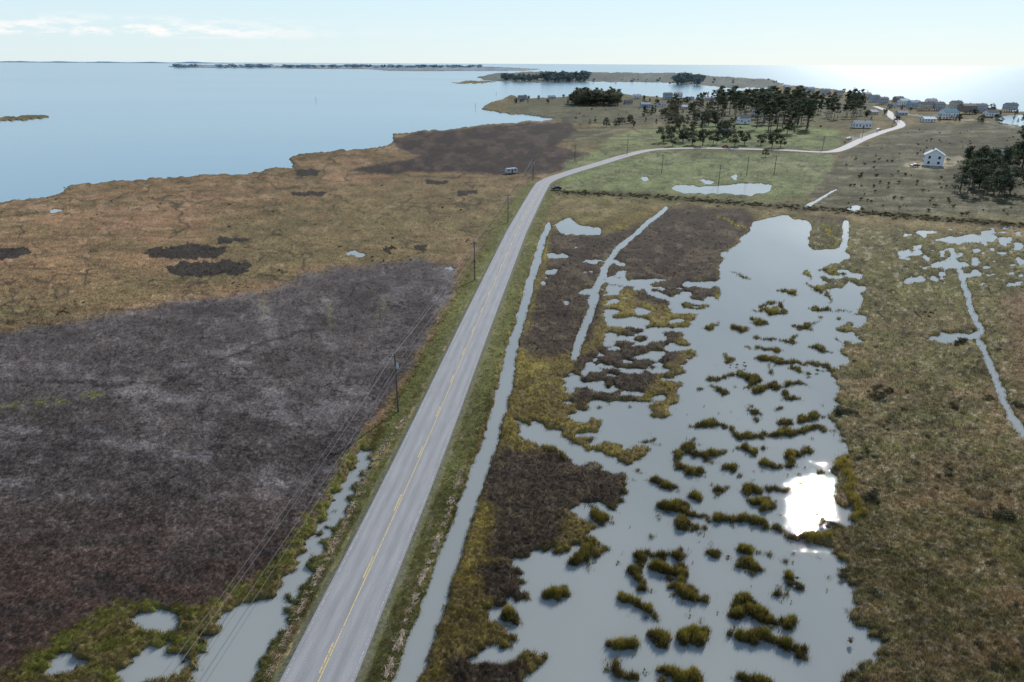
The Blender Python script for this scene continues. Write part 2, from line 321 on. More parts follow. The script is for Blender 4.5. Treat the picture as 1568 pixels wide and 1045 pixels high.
# verge
paint(blur(((RD<7.5)&(Y<330)).astype(np.float32),2),(84,84,50),.9)
paint((RD<5.2)*(RD>3.1)*(fbm(X/.5,Y/2.,2,71)>.56),(104,96,78),.5)
dbr=np.maximum(stroke([(400,1060),(440,975),(478,900),(505,850),(535,790),(565,720),(595,675),(622,640),(655,590),(690,520)],4.5,2.2),stroke([(583,1060),(606,1000),(634,920),(662,850),(690,775),(710,715),(740,640)],3,1.5))
paint(dbr*(fbm(X/.35,Y/.9,2,72)>.5)*(vnoise(X/5,Y/5,73)>.4),(140,114,88),.75)
Lb=blur(L,2)
paint(ISL,(104,98,46),.95); paint(ISL*ss(.5,.65,n_px2),(126,110,58),.6); paint(ISL*(vnoise(PX/18,PY/9,74)>.62),(84,74,48),.6)
nearW=ss(.15,.6,1-blur(L,5))*(PY>330)*(PX>640)
paint(nearW*(n_px2>.42)*L,(98,92,46),.6)
edge=((Lb<.72)&(Lb>.02)&(PY>200))
paint(edge.astype(np.float32),(64,57,42),.6)
mot=(0.66+.36*n_mid+.32*n_f)*(0.84+.32*n_px2)*(0.87+.26*rng.random((R,C)).astype(np.float32))
COL*=np.clip(mot,.45,1.6)[...,None]**0.8
far_shade=1-.18*ss(150,420,Y)  # darkens distant ground colour in place of self-shadow the flat mesh lacks
LC=(lin(COL)*GAIN*far_shade[...,None]).astype(np.float32)
# ---------------- heights ----------------
veg=ss(4.5,8,RD)
f1=vnoise(X/.28,Y/.33,81); f2=fbm(X/1.6,Y/1.8,3,82); f3=fbm(X/9,Y/11,2,83)
near=1-ss(110,420,Y)
zl=.22+.10*f3+veg*(near*.8+.2)*(.24*f1*(.5+f2)+.26*(f2-.35))*(1-.3*B)+ISL*.22*near
zl+=.9*ss(300,900,Y)*.8
zl=np.maximum(zl,.06)
zl=zl*veg+(1-veg)*.40
far_k=ss(250,500,Y)
Ls=Lb*(1-far_k)+L*far_k
Z=-.55+Ls*(zl+.55); Z=np.where(Ls<.35,np.minimum(Z,-.12),Z)
Z=np.where(RD<4.2,.40,Z)
Z[Wm>.5]=np.minimum(Z[Wm>.5],-.1)
V=np.stack([X,Y,Z],-1).reshape(-1,3)
ii=(np.arange(R-1)[:,None]*C+np.arange(C-1)[None,:]).ravel()
FQ=np.stack([ii+C,ii+C+1,ii+1,ii],1)
matG=attrmat('marsh_ground_mat',(2.2,.74,1.22),0,0.4)
mesh_np('ground',V,FQ,[matG],LC.reshape(-1,3),True)
# ================= WATER =================
def watermat(name,c1,c2,scale,rough,bs,bscale,spec=0.5,yr=None,mscale=(1,.35,1),det=4,detr=.5):
    m,nt,b=newmat(name); tc=N(nt,'ShaderNodeTexCoord')
    no=N(nt,'ShaderNodeTexNoise'); no.inputs['Scale'].default_value=scale; no.inputs['Detail'].default_value=4
    mp=N(nt,'ShaderNodeMapping'); mp.inputs['Scale'].default_value=mscale
    nt.links.new(tc.outputs['Object'],mp.inputs['Vector']); nt.links.new(mp.outputs[0],no.inputs['Vector'])
    r=N(nt,'ShaderNodeValToRGB'); r.color_ramp.elements[0].position=.35; r.color_ramp.elements[1].position=.65
    r.color_ramp.elements[0].color=c1+(1,); r.color_ramp.elements[1].color=c2+(1,)
    nt.links.new(no.outputs['Fac'],r.inputs['Fac']); nt.links.new(r.outputs['Color'],b.inputs['Base Color'])
    b.inputs['Roughness'].default_value=rough; b.inputs['IOR'].default_value=1.33; b.inputs['Specular IOR Level'].default_value=spec
    n2=N(nt,'ShaderNodeTexNoise'); n2.inputs['Scale'].default_value=bscale; n2.inputs['Detail'].default_value=det; n2.inputs['Roughness'].default_value=detr
    nt.links.new(tc.outputs['Object'],n2.inputs['Vector'])
    bp=N(nt,'ShaderNodeBump'); bp.inputs['Strength'].default_value=bs; bp.inputs['Distance'].default_value=.05
    nt.links.new(n2.outputs['Fac'],bp.inputs['Height']); nt.links.new(bp.outputs['Normal'],b.inputs['Normal'])
    if yr:
        sx=N(nt,'ShaderNodeSeparateXYZ'); nt.links.new(tc.outputs['Object'],sx.inputs[0])
        mr=N(nt,'ShaderNodeMapRange'); 
        for k,v in zip(('From Min','From Max','To Min','To Max'),yr): mr.inputs[k].default_value=v
        nt.links.new(sx.outputs['Y'],mr.inputs['Value']); nt.links.new(mr.outputs['Result'],b.inputs['Roughness'])
        # wind-ruffled patches: ripple strength varies over the pond
        n3=N(nt,'ShaderNodeTexNoise'); n3.inputs['Scale'].default_value=.9; n3.inputs['Detail'].default_value=4; nt.links.new(tc.outputs['Object'],n3.inputs['Vector'])
        m3=N(nt,'ShaderNodeMapRange'); m3.inputs['From Min'].default_value=.35; m3.inputs['From Max'].default_value=.65; m3.inputs['To Min'].default_value=bs*.15; m3.inputs['To Max'].default_value=bs*1.9
        nt.links.new(n3.outputs['Fac'],m3.inputs['Value']); nt.links.new(m3.outputs['Result'],bp.inputs['Strength'])
    return m
mBay=watermat('bay_water_mat',(.135,.262,.345),(.19,.32,.39),.0022,.20,.5,.25,.5,None,(.5,1,1))
mPond=watermat('pond_water_mat',(.265,.28,.262),(.305,.315,.29),.05,.012,.05,9.0,.5,(95,230,.010,.19),(1,.35,1),4,.7)
E=120000.0
mesh_np('sea_water',[(-E,-500,0),(E,-500,0),(E,E,0),(-E,E,0)],[(0,1,2,3)],[mBay])
pp=[G(*q) for q in [(-150,1300),(-200,380),(60,322),(450,288),(700,280),(842,272),(1100,250),(1380,300),(1900,345),(2000,1300)]]
me=bpy.data.meshes.new('marsh_pond_water'); me.from_pydata([(x,y,.035) for x,y in pp],[],[list(range(len(pp)))[::-1]]); me.materials.append(mPond)
o=bpy.data.objects.new('marsh_pond_water',me); S.collection.objects.link(o)
# ================= ROAD =================
def ribbon(name,cl,off0,off1,z,mat,dash=None):
    cl=np.array(cl); tn=np.gradient(cl,axis=0); tn/=np.linalg.norm(tn,axis=1)[:,None]+1e-9
    nr=np.stack([tn[:,1],-tn[:,0]],1); s=np.concatenate([[0],np.cumsum(np.linalg.norm(np.diff(cl,axis=0),axis=1))])
    a=cl+nr*off0; b=cl+nr*off1; n=len(cl)
    V=np.concatenate([np.c_[a,np.full(n,z)],np.c_[b,np.full(n,z)]]); uv=np.concatenate([np.c_[np.full(n,off0),s],np.c_[np.full(n,off1),s]])
    F_=[]
    for i in range(n-1):
        if dash and (s[i]%dash[1])>dash[0]: continue
        F_.append((i,i+n,i+n+1,i+1))
    return mesh_np(name,V,F_,[mat],uv=uv)
def resample(cl,step):
    cl=np.array(cl); s=np.concatenate([[0],np.cumsum(np.linalg.norm(np.diff(cl,axis=0),axis=1))]); t=np.arange(0,s[-1],step)
    return np.c_[np.interp(t,s,cl[:,0]),np.interp(t,s,cl[:,1])]
rc=resample(road_c,1.5)
mR,nt,b=newmat('asphalt_road_mat'); b.inputs['Roughness'].default_value=.75; b.inputs['Specular IOR Level'].default_value=.3
uvn=N(nt,'ShaderNodeUVMap'); sx=N(nt,'ShaderNodeSeparateXYZ'); nt.links.new(uvn.outputs[0],sx.inputs[0])
wv=N(nt,'ShaderNodeMath',operation='ABSOLUTE'); nt.links.new(sx.outputs['X'],wv.inputs[0])
s1=N(nt,'ShaderNodeMath',operation='SUBTRACT'); nt.links.new(wv.outputs[0],s1.inputs[0]); s1.inputs[1].default_value=1.6
s2=N(nt,'ShaderNodeMath',operation='ABSOLUTE'); nt.links.new(s1.outputs[0],s2.inputs[0])
s3=N(nt,'ShaderNodeMath',operation='SUBTRACT'); nt.links.new(s2.outputs[0],s3.inputs[0]); s3.inputs[1].default_value=.75
s4=N(nt,'ShaderNodeMath',operation='ABSOLUTE'); nt.links.new(s3.outputs[0],s4.inputs[0])
mr=N(nt,'ShaderNodeMapRange'); mr.inputs['From Max'].default_value=.7; mr.inputs['To Min'].default_value=1.10; mr.inputs['To Max'].default_value=.93; nt.links.new(s4.outputs[0],mr.inputs['Value'])
mp=N(nt,'ShaderNodeMapping'); mp.inputs['Scale'].default_value=(1.2,.12,1); nt.links.new(uvn.outputs[0],mp.inputs['Vector'])
no=N(nt,'ShaderNodeTexNoise'); no.inputs['Scale'].default_value=1.0; no.inputs['Detail'].default_value=8; no.inputs['Roughness'].default_value=.7; nt.links.new(mp.outputs[0],no.inputs['Vector'])
mr2=N(nt,'ShaderNodeMapRange'); mr2.inputs['From Min'].default_value=.3; mr2.inputs['From Max'].default_value=.7; mr2.inputs['To Min'].default_value=.82; mr2.inputs['To Max'].default_value=1.12; nt.links.new(no.outputs['Fac'],mr2.inputs['Value'])
n5=N(nt,'ShaderNodeTexNoise'); n5.inputs['Scale'].default_value=9; n5.inputs['Detail'].default_value=4; nt.links.new(uvn.outputs[0],n5.inputs['Vector'])
mr3=N(nt,'ShaderNodeMapRange'); mr3.inputs['From Min'].default_value=.3; mr3.inputs['From Max'].default_value=.7; mr3.inputs['To Min'].default_value=.85; mr3.inputs['To Max'].default_value=1.12; nt.links.new(n5.outputs['Fac'],mr3.inputs['Value'])
m1=N(nt,'ShaderNodeMath',operation='MULTIPLY'); nt.links.new(mr.outputs[0],m1.inputs[0]); nt.links.new(mr2.outputs[0],m1.inputs[1])
m2=N(nt,'ShaderNodeMath',operation='MULTIPLY'); nt.links.new(m1.outputs[0],m2.inputs[0]); nt.links.new(mr3.outputs[0],m2.inputs[1])
vm=N(nt,'ShaderNodeVectorMath',operation='SCALE'); vm.inputs[0].default_value=(.305,.295,.29); nt.links.new(m2.outputs[0],vm.inputs['Scale']); nt.links.new(vm.outputs[0],b.inputs['Base Color'])
ribbon('road',rc,-3.35,3.35,.55,mR)
mSh=simple('road_shoulder_mat',(.12,.115,.07),.95,3,.4)
for nm,a0,a1 in (('road_shoulder',3.35,4.1),('road_shoulder',-3.35,-4.1)):
    tn=np.gradient(rc,axis=0); tn/=np.linalg.norm(tn,axis=1)[:,None]; nr=np.stack([tn[:,1],-tn[:,0]],1); n=len(rc)
    jit=rng.normal(0,.12,n)
    a=rc+nr*a0; bb=rc+nr*(a1+jit[:,None]*1.0)
    Vv=np.concatenate([np.c_[a,np.full(n,.549)],np.c_[bb,np.full(n,.36)]])
    i=np.arange(n-1); q=np.stack([i,i+n,i+n+1,i+1],1)
    if a0<0: q=q[:,::-1]
    mesh_np(nm,Vv,q,[mSh])
def paintmat(name,c,thr):
    m,nt,b=newmat(name); b.inputs['Roughness'].default_value=.6
    tc=N(nt,'ShaderNodeTexCoord'); no=N(nt,'ShaderNodeTexNoise'); no.inputs['Scale'].default_value=5; no.inputs['Detail'].default_value=6
    nt.links.new(tc.outputs['Object'],no.inputs['Vector']); r=N(nt,'ShaderNodeValToRGB'); r.color_ramp.elements[0].position=thr; r.color_ramp.elements[1].position=thr+.12
    r.color_ramp.elements[0].color=(.27,.265,.26,1); r.color_ramp.elements[1].color=c+(1,); nt.links.new(no.outputs['Fac'],r.inputs['Fac']); nt.links.new(r.outputs[0],b.inputs['Base Color']); return m
mY=paintmat('yellow_marking_mat',(.66,.48,.17),.36); mW=paintmat('white_marking_mat',(.5,.5,.5),.5)
rcn=resample(road_c[:60],.5); rcn=rcn[:900]
ribbon('road_marking_yellow_line',rcn,.06,.17,.554,mY)
ribbon('road_marking_yellow_dashes',rcn,-.22,-.07,.554,mY,(3.3,12.2))
ribbon('road_marking_edge_line',rcn,3.02,3.12,.554,mW); ribbon('road_marking_edge_line',rcn,-3.12,-3.02,.554,mW)
# ================= GRASS TUFTS =================
vegm=(L>.5)&(RD>4.3)&(PY>300)&(PY<1120)&(np.abs(PX-784)<980)
wt=np.where(vegm,.35+1.3*ISL+nearW*.9+.6*(RD<8),0)*(.15+np.clip((PY-300)/500,0,1))*(.5+.5*(n_px2>.45))
wt=wt*(1+.3*(B>.5))
pr=(wt.ravel()/wt.sum()); NT=190000
cum=np.cumsum(pr); sel=np.searchsorted(cum,rng.random(NT)); sel=np.clip(sel,0,R*C-1)
base=V[sel]; tc_=LC.reshape(-1,3)[sel]; islv=ISL.ravel()[sel]; bv=B.ravel()[sel]; rdv=RD.ravel()[sel]
dist=base[:,1]*cp+H*sp; nb=5
hgt=(.20+.30*rng.random(NT))*(1+.6*islv)*(1-.35*bv)*np.where(rdv<7,.5,1)
wd=np.maximum(.02,dist*.00034)
VV=np.empty((NT,nb,3,3),np.float32)
for k in range(nb):
    an=rng.random(NT)*6.283; le=.15+.5*rng.random(NT); hh=hgt*(.6+.5*rng.random(NT))
    ox=rng.normal(0,.10,NT)*(1+dist/200); oy=rng.normal(0,.10,NT)*(1+dist/200)
    bx=base[:,0]+ox; by=base[:,1]+oy; bz=base[:,2]-.05; a2=rng.random(NT)*6.283
    VV[:,k,0]=np.c_[bx-np.cos(a2)*wd,by-np.sin(a2)*wd,bz]; VV[:,k,1]=np.c_[bx+np.cos(a2)*wd,by+np.sin(a2)*wd,bz]
    VV[:,k,2]=np.c_[bx+np.cos(an)*le*hh,by+np.sin(an)*le*hh,bz+hh+.05]
cc=tc_*(.78+.6*rng.random((NT,1)))*np.array([1.04,1.0,.92]); tan=rng.random(NT)<.10; cc[tan]=cc[tan]*1.4+.01
CC=np.repeat(cc,nb*3,0)
mT=attrmat('marsh_grass_mat',(1.5,.85,1.15),.4)
mesh_np('marsh_grass',VV.reshape(-1,3),np.arange(NT*nb*3).reshape(-1,3),[mT],CC)
def sticks(name,lines,n,mat):
    Vv=[];Ff=[]
    for _ in range(n):
        q=random.choice(lines); i=random.randrange(len(q)-1); t=random.random()
        px=q[i][0]+(q[i+1][0]-q[i][0])*t; py=q[i][1]+(q[i+1][1]-q[i][1])*t
        if math.sin(py*.13)+math.sin(py*.041+px)<-.4: continue
        px+=random.gauss(0,3)
        x,y=G(px,py); l=random.uniform(.12,.6); w=random.uniform(.015,.035); a=random.uniform(0,3.14); 
        dx,dy=math.cos(a)*l/2,math.sin(a)*l/2; nx,ny=-math.sin(a)*w,math.cos(a)*w; z=.40+random.uniform(0,.05); z2=z+random.uniform(-.02,.05); k=len(Vv)
        Vv+=[(x-dx-nx,y-dy-ny,z),(x-dx+nx,y-dy+ny,z),(x+dx+nx,y+dy+ny,z2),(x+dx-nx,y+dy-ny,z2),(x-dx,y-dy,z+w*1.2),(x+dx,y+dy,z2+w*1.2)]
        Ff+=[(k,k+3,k+5,k+4),(k+1,k+4,k+5,k+2)]
    return mesh_np(name,Vv,Ff,[mat])
mDr=simple('driftwood_mat',(.50,.38,.27),.9,1.5,.45)
sticks('driftwood_debris',[[(400,1060),(440,975),(478,900),(505,850),(535,790),(565,720),(595,675),(622,640)],[(583,1060),(606,1000),(634,920),(662,850),(690,775),(710,715)]],3400,mDr)
# ================= FOLIAGE =================
def tri_cloud(cent,rad,n,size,r):
    """n leaf-clump faces spread through an ellipsoid volume"""
    c=np.asarray(cent); rad=np.asarray(rad)
    dv=r.normal(size=(n,3)); dv/=np.linalg.norm(dv,axis=1)[:,None]; rr=r.random(n)**.45
    p=c+dv*rad*rr[:,None]; a=r.normal(size=(n,3)); a/=np.linalg.norm(a,axis=1)[:,None]; b2=np.cross(a,r.normal(size=(n,3))); b2/=np.linalg.norm(b2,axis=1)[:,None]+1e-6
    s=size*(.6+.8*r.random((n,1)))
    return np.stack([p+a*s,p-a*s*.6+b2*s*.7,p-a*s*.6-b2*s*.7],1).reshape(-1,3)
def cone(p0,p1,r0,r1,seg=6):
    p0=np.array(p0,float);p1=np.array(p1,float);ax=p1-p0;ax/=np.linalg.norm(ax)+1e-9
    u=np.cross(ax,[1,0,0]) if abs(ax[0])<.9 else np.cross(ax,[0,1,0]); u/=np.linalg.norm(u); v=np.cross(ax,u)
    an=np.arange(seg)*2*math.pi/seg; ring=np.cos(an)[:,None]*u+np.sin(an)[:,None]*v
    V=np.concatenate([p0+ring*r0,p1+ring*r1]); T_=[]
    for i in range(seg):
        j=(i+1)%seg; T_+=[(i,j,j+seg),(i,j+seg,i+seg)]
    return V,np.array(T_)
def make_proto(kind,seed):
    r=np.random.default_rng(seed); Vs=[];Ts=[];Ms=[];Cs=[];off=0
    def add(V,T_,m,c):
        nonlocal off
        Vs.append(V);Ts.append(T_+off);Ms.append(np.full(len(T_),m));Cs.append(c);off+=len(V)
    def leaf(cent,rad,n,s,base=1.0):
        V=tri_cloud(cent,rad,n,s,r); br=base*(.6+.8*r.random(n)); add(V,np.arange(len(V)).reshape(-1,3),1,np.repeat(np.c_[br,br,br],3,0))
    if kind=='pine':
        bend=r.normal(0,.03,2); pts=[(bend[0]*z*math.sin(z*3),bend[1]*z,z) for z in (0,.3,.6,.97)]
        for i in range(3):
            V,T_=cone(pts[i],pts[i+1],.016-.004*i,.012-.004*i+.001); add(V,T_,0,np.ones((len(V),3)))
        for k in range(20):
            z=r.uniform(.40,.98); R_=(.20*(1-((z-.6)/.44)**2*.8))*r.uniform(.5,1.15); an=r.uniform(0,6.28)
            e=(math.cos(an)*R_,math.sin(an)*R_,z+r.uniform(-.01,.05)); V,T_=cone((0,0,z-.03),e,.005,.002,4); add(V,T_,0,np.ones((len(V),3)))
            leaf((e[0]*.85,e[1]*.85,e[2]),(.08,.08,.04),38,.026,r.uniform(.5,1.5))
        leaf((0,0,.95),(.06,.06,.06),40,.025)
    elif kind=='oak':
        V,T_=cone((0,0,0),(0,0,.4),.03,.02); add(V,T_,0,np.ones((len(V),3)))
        for k in range(18):
            an=r.uniform(0,6.28); z=r.uniform(.25,.9); R_=.42*math.sin(math.pi*min(1,(z-.1)/.95))*r.uniform(.5,1.0); e=(math.cos(an)*R_,math.sin(an)*R_,z)
            V,T_=cone((0,0,.3),e,.012,.004,4); add(V,T_,0,np.ones((len(V),3))); leaf(e,(.15,.15,.11),48,.042,r.uniform(.5,1.5))
    elif kind=='cedar':
        V,T_=cone((0,0,0),(0,0,.9),.025,.005); add(V,T_,0,np.ones((len(V),3)))
        for k in range(18):
            z=r.uniform(.1,.97); R_=.26*(1.03-z)*r.uniform(.6,1.1); an=r.uniform(0,6.28); e=(math.cos(an)*R_,math.sin(an)*R_,z)
            V,T_=cone((0,0,z-.02),e,.006,.002,4); add(V,T_,0,np.ones((len(V),3))); leaf(e,(.11,.11,.08),40,.032,r.uniform(.6,1.35))
    else: # shrub
        for k in range(8):
            an=r.uniform(0,6.28); R_=r.uniform(0,.4); z=r.uniform(.3,.75); e=(math.cos(an)*R_,math.sin(an)*R_,z)
            V,T_=cone((0,0,0),e,.015,.006,4); add(V,T_,0,np.ones((len(V),3))); leaf(e,(.26,.26,.24),34,.07,r.uniform(.65,1.3))
    return np.concatenate(Vs),np.concatenate(Ts),np.concatenate(Ms),np.concatenate(Cs)
PR={k:[make_proto(k,s+i*5) for i in range(n)] for k,s,n in (('pine',100,5),('oak',200,4),('cedar',300,3),('shrub',400,4))}
def leafmat(name,c,tr=.3):
    m=attrmat(name,(.6,.8,1.2),tr); nt=m.node_tree
    at=[n for n in nt.nodes if n.type=='ATTRIBUTE'][0]; vm=[n for n in nt.nodes if n.type=='VECT_MATH'][0]
    mu=N(nt,'ShaderNodeVectorMath',operation='MULTIPLY'); nt.links.new(at.outputs['Color'],mu.inputs[0]); mu.inputs[1].default_value=c; nt.links.new(mu.outputs[0],vm.inputs[0]); return m
mBark=simple('bark_mat',(.12,.10,.08),.95,3,.3)
mLP=leafmat('pine_foliage_mat',(.088,.102,.066),.4); mLO=leafmat('oak_foliage_mat',(.105,.108,.07),.4); mLS=leafmat('shrub_foliage_mat',(.12,.105,.06))
mFar=leafmat('hazed_foliage_mat',(.15,.19,.185),.2); mFar2=leafmat('far_hazed_foliage_mat',(.30,.39,.45),.1)  # aerial haze mixed into leaf colour: paler and bluer with distance
LM={'pine':mLP,'oak':mLO,'cedar':mLP,'shrub':mLS}
PM={}
for k,l in PR.items():
    for i,(V_,T_,M_,C_) in enumerate(l):
        o=mesh_np(k+'_proto',V_,T_,[mBark,LM[k]],C_,midx=M_); PM[k,i]=o.data; bpy.data.objects.remove(o)
def tree(kind,px,py,h,ws=1.0,name=None):
    i=random.randrange(len(PR[kind])); x,y=G(px,py,.6)
    o=bpy.data.objects.new(name or kind+'_tree',PM[kind,i]); o.location=(x,y,.3+(.7 if y>600 else .1)); o.scale=(h*ws,h*ws,h); o.rotation_euler=(0,0,random.uniform(0,6.28)); S.collection.objects.link(o); return o
def mass(name,items,mats):
    Vs=[];Ts=[];Ms=[];Cs=[];off=0
    for kind,x,y,z,h,ws in items:
        V_,T_,M_,C_=random.choice(PR[kind]); a=random.uniform(0,6.28); c,s=math.cos(a),math.sin(a)
        q=np.empty_like(V_); q[:,0]=(V_[:,0]*c-V_[:,1]*s)*h*ws+x; q[:,1]=(V_[:,0]*s+V_[:,1]*c)*h*ws+y; q[:,2]=V_[:,2]*h+z
        Vs.append(q);Ts.append(T_+off);Ms.append(M_);Cs.append(C_*random.uniform(.75,1.25));off+=len(V_)
    return mesh_np(name,np.concatenate(Vs),np.concatenate(Ts),mats,np.concatenate(Cs),midx=np.concatenate(Ms))
def scat(kinds,x0,x1,y0,y1,n,h0,h1,ws=1.0,z=.5):
    o=[]
    for _ in range(n):
        x,y=G(random.uniform(x0,x1),random.uniform(y0,y1),.6); o.append((random.choice(kinds),x,y,z,random.uniform(h0,h1),ws*random.uniform(.85,1.2)))
    return o
for _ in range(38): tree('pine',random.uniform(1158,1238),random.uniform(176,204),random.uniform(18,28),1.15)
for _ in range(42): tree('pine',random.uniform(1098,1228),random.uniform(164,184),random.uniform(17,27),1.2)
for _ in range(22): tree(random.choice(['oak','cedar','oak','pine']),random.uniform(1015,1120),random.uniform(188,222),random.uniform(8,14),1.0)
for q in [(1016,218,12),(1046,219,10),(1060,222,10),(1076,223,12),(1092,221,10),(1125,224,12),(1140,222,9),(1182,226,11),(1195,226,9),(1172,240,5),(1165,222,8),(1030,224,8),(1108,210,13),(1040,200,13),(1205,205,12),(1190,212,8)]: tree('oak',q[0],q[1],q[2],1.0)
mass('pine_woodland',scat(['pine'],1232,1322,162,184,42,14,23,.95)+scat(['pine'],1090,1240,156,166,30,14,24,1.1),[mBark,mLP])
mass('village_trees',scat(['pine','oak','cedar'],985,1110,155,186,54,6,13,1.1)+scat(['oak','cedar'],1325,1560,166,190,44,4,8)+scat(['oak','cedar'],780,880,150,160,14,4,7)+scat(['cedar','oak'],900,1010,186,196,12,4,8)+scat(['pine','oak'],1020,1110,150,158,14,8,13)+scat(['oak','cedar'],1200,1340,140,158,22,5,9),[mBark,mLO])
mass('tree_clump',scat(['pine','oak'],878,948,153,163,80,13,20,1.4),[mBark,mLO])
mass('roadside_woodland',scat(['pine','cedar','oak'],1470,1720,262,304,60,8,16,1.1)+scat(['pine','oak'],1552,1720,200,262,44,12,17,1.2),[mBark,mLP])
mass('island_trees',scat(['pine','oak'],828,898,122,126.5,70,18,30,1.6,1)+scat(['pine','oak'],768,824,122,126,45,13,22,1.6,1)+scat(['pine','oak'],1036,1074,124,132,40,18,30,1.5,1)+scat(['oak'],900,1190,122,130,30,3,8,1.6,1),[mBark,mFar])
far=[]
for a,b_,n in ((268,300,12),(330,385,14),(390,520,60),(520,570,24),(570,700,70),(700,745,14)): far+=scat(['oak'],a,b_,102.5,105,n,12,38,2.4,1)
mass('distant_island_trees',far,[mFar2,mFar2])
mHz=simple('hazed_coast_mat',(.50,.62,.70),1,.001,.06)  # pale blue stands in for haze over the coast
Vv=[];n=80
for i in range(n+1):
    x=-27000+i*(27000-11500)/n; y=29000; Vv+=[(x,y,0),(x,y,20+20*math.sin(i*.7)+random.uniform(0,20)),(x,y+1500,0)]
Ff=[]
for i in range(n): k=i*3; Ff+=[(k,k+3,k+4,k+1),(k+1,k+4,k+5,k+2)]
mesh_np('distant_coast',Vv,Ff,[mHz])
hl=[(852,294),(1000,302),(1150,314),(1260,321),(1400,333),(1568,346),(1800,362)]; it=[]
for i in range(len(hl)-1):
    n=int((hl[i+1][0]-hl[i][0])/1.3)
    for k in range(n):
        t=random.random(); x,y=G(hl[i][0]+(hl[i+1][0]-hl[i][0])*t,hl[i][1]+(hl[i+1][1]-hl[i][1])*t+random.gauss(0,2)); it.append(('shrub',x,y,.15,random.uniform(.3,.9),2.6))
mLH=leafmat('hedge_foliage_mat',(.17,.145,.08))
mass('hedgerow',it,[mBark,mLH])
sh=[]
for q in [(1355,606,2.2),(1292,632,2.6),(1330,765,2.3),(1532,792,2.2),(1475,527,2.2),(1440,735,1.4),(1270,806,1.6),(1340,600,1.3),(1240,790,1.2),(1520,610,1.3),(1560,620,1.5),(1470,632,1.5),(1410,480,1.2),(1255,570,1.2),(100,478,1.4),(120,462,1),(360,440,1.2),(720,372,1.3),(600,384,1.4),(1500,795,1.2),(1290,880,1),(1320,700,1.2),(1430,668,1),(1510,870,1.1),(1215,893,.9),(1130,560,.8),(565,400,1),(360,330,1),(340,322,1)]:
    for k in range(6):
        x,y=G(q[0]+random.gauss(0,9),q[1]+random.gauss(0,4)); sh.append(('shrub',x,y,.15,q[2]*random.uniform(.3,.6),1.5))
sh+=scat(['shrub'],1300,1700,520,1040,60,.4,.8,1.5,.2)+scat(['shrub'],1290,1560,195,330,150,.6,1.6,1.4,.3)+scat(['shrub'],0,760,275,420,40,.4,.9,1.4,.2)+scat(['shrub'],880,1280,160,200,50,1,2.5,1.4,.5)
idx=np.where((ISL.ravel()>.5)&(PY.ravel()>440)&(PY.ravel()<1100))[0]
mass('marsh_shrubs',sh,[mBark,mLS])
tus=[]
for k in rng.choice(idx,3000): tus.append(('shrub',V[k,0],V[k,1],.02,random.uniform(.15,.42),.7))
mTu=leafmat('tussock_mat',(.40,.34,.11),.5)
mass('pond_tussocks',tus,[mBark,mTu])
# ================= BUILDINGS =================
def mobj(name,V_,F_,mat,parent=None):
    m=bpy.data.meshes.new(name); m.from_pydata(V_,[],F_); m.materials.append(mat); m.update(); o=bpy.data.objects.new(name,m); S.collection.objects.link(o)
    if parent: o.parent=parent
    return o
def boxes(L_):
    V_=[];F_=[]
    for (x0,x1,y0,y1,z0,z1) in L_:
        k=len(V_); V_+=[(x0,y0,z0),(x1,y0,z0),(x1,y1,z0),(x0,y1,z0),(x0,y0,z1),(x1,y0,z1),(x1,y1,z1),(x0,y1,z1)]
        F_+=[tuple(k+i for i in f) for f in ((0,3,2,1),(4,5,6,7),(0,1,5,4),(1,2,6,5),(2,3,7,6),(3,0,4,7))]
    return V_,F_
WALL={'white':simple('white_siding',(.80,.81,.82),.6,1,.04),'grey':simple('grey_siding',(.42,.45,.48),.7,1,.1),'tan':simple('tan_siding',(.58,.52,.42),.7,1,.1),'blue':simple('blue_siding',(.36,.48,.58),.7,1,.1),'brown':simple('brown_siding',(.24,.19,.15),.7,1,.1)}
ROOF={'dark':simple('dark_shingle',(.10,.10,.115),.8,2,.2),'grey':simple('grey_shingle',(.27,.28,.31),.7,2,.15),'metal':simple('metal_roof',(.50,.56,.60),.35,.5,.05,.3),'teal':simple('teal_metal_roof',(.16,.30,.34),.4,.5,.05,.2)}
mGl=simple('window_glass',(.03,.04,.05),.1,1,.1,0,.6); mDoor=simple('door_paint',(.20,.07,.05),.5,1,.1); mWood=simple('weathered_wood',(.22,.19,.16),.9,2,.2); mTrim=simple('white_trim',(.75,.75,.75),.5,1,.03)
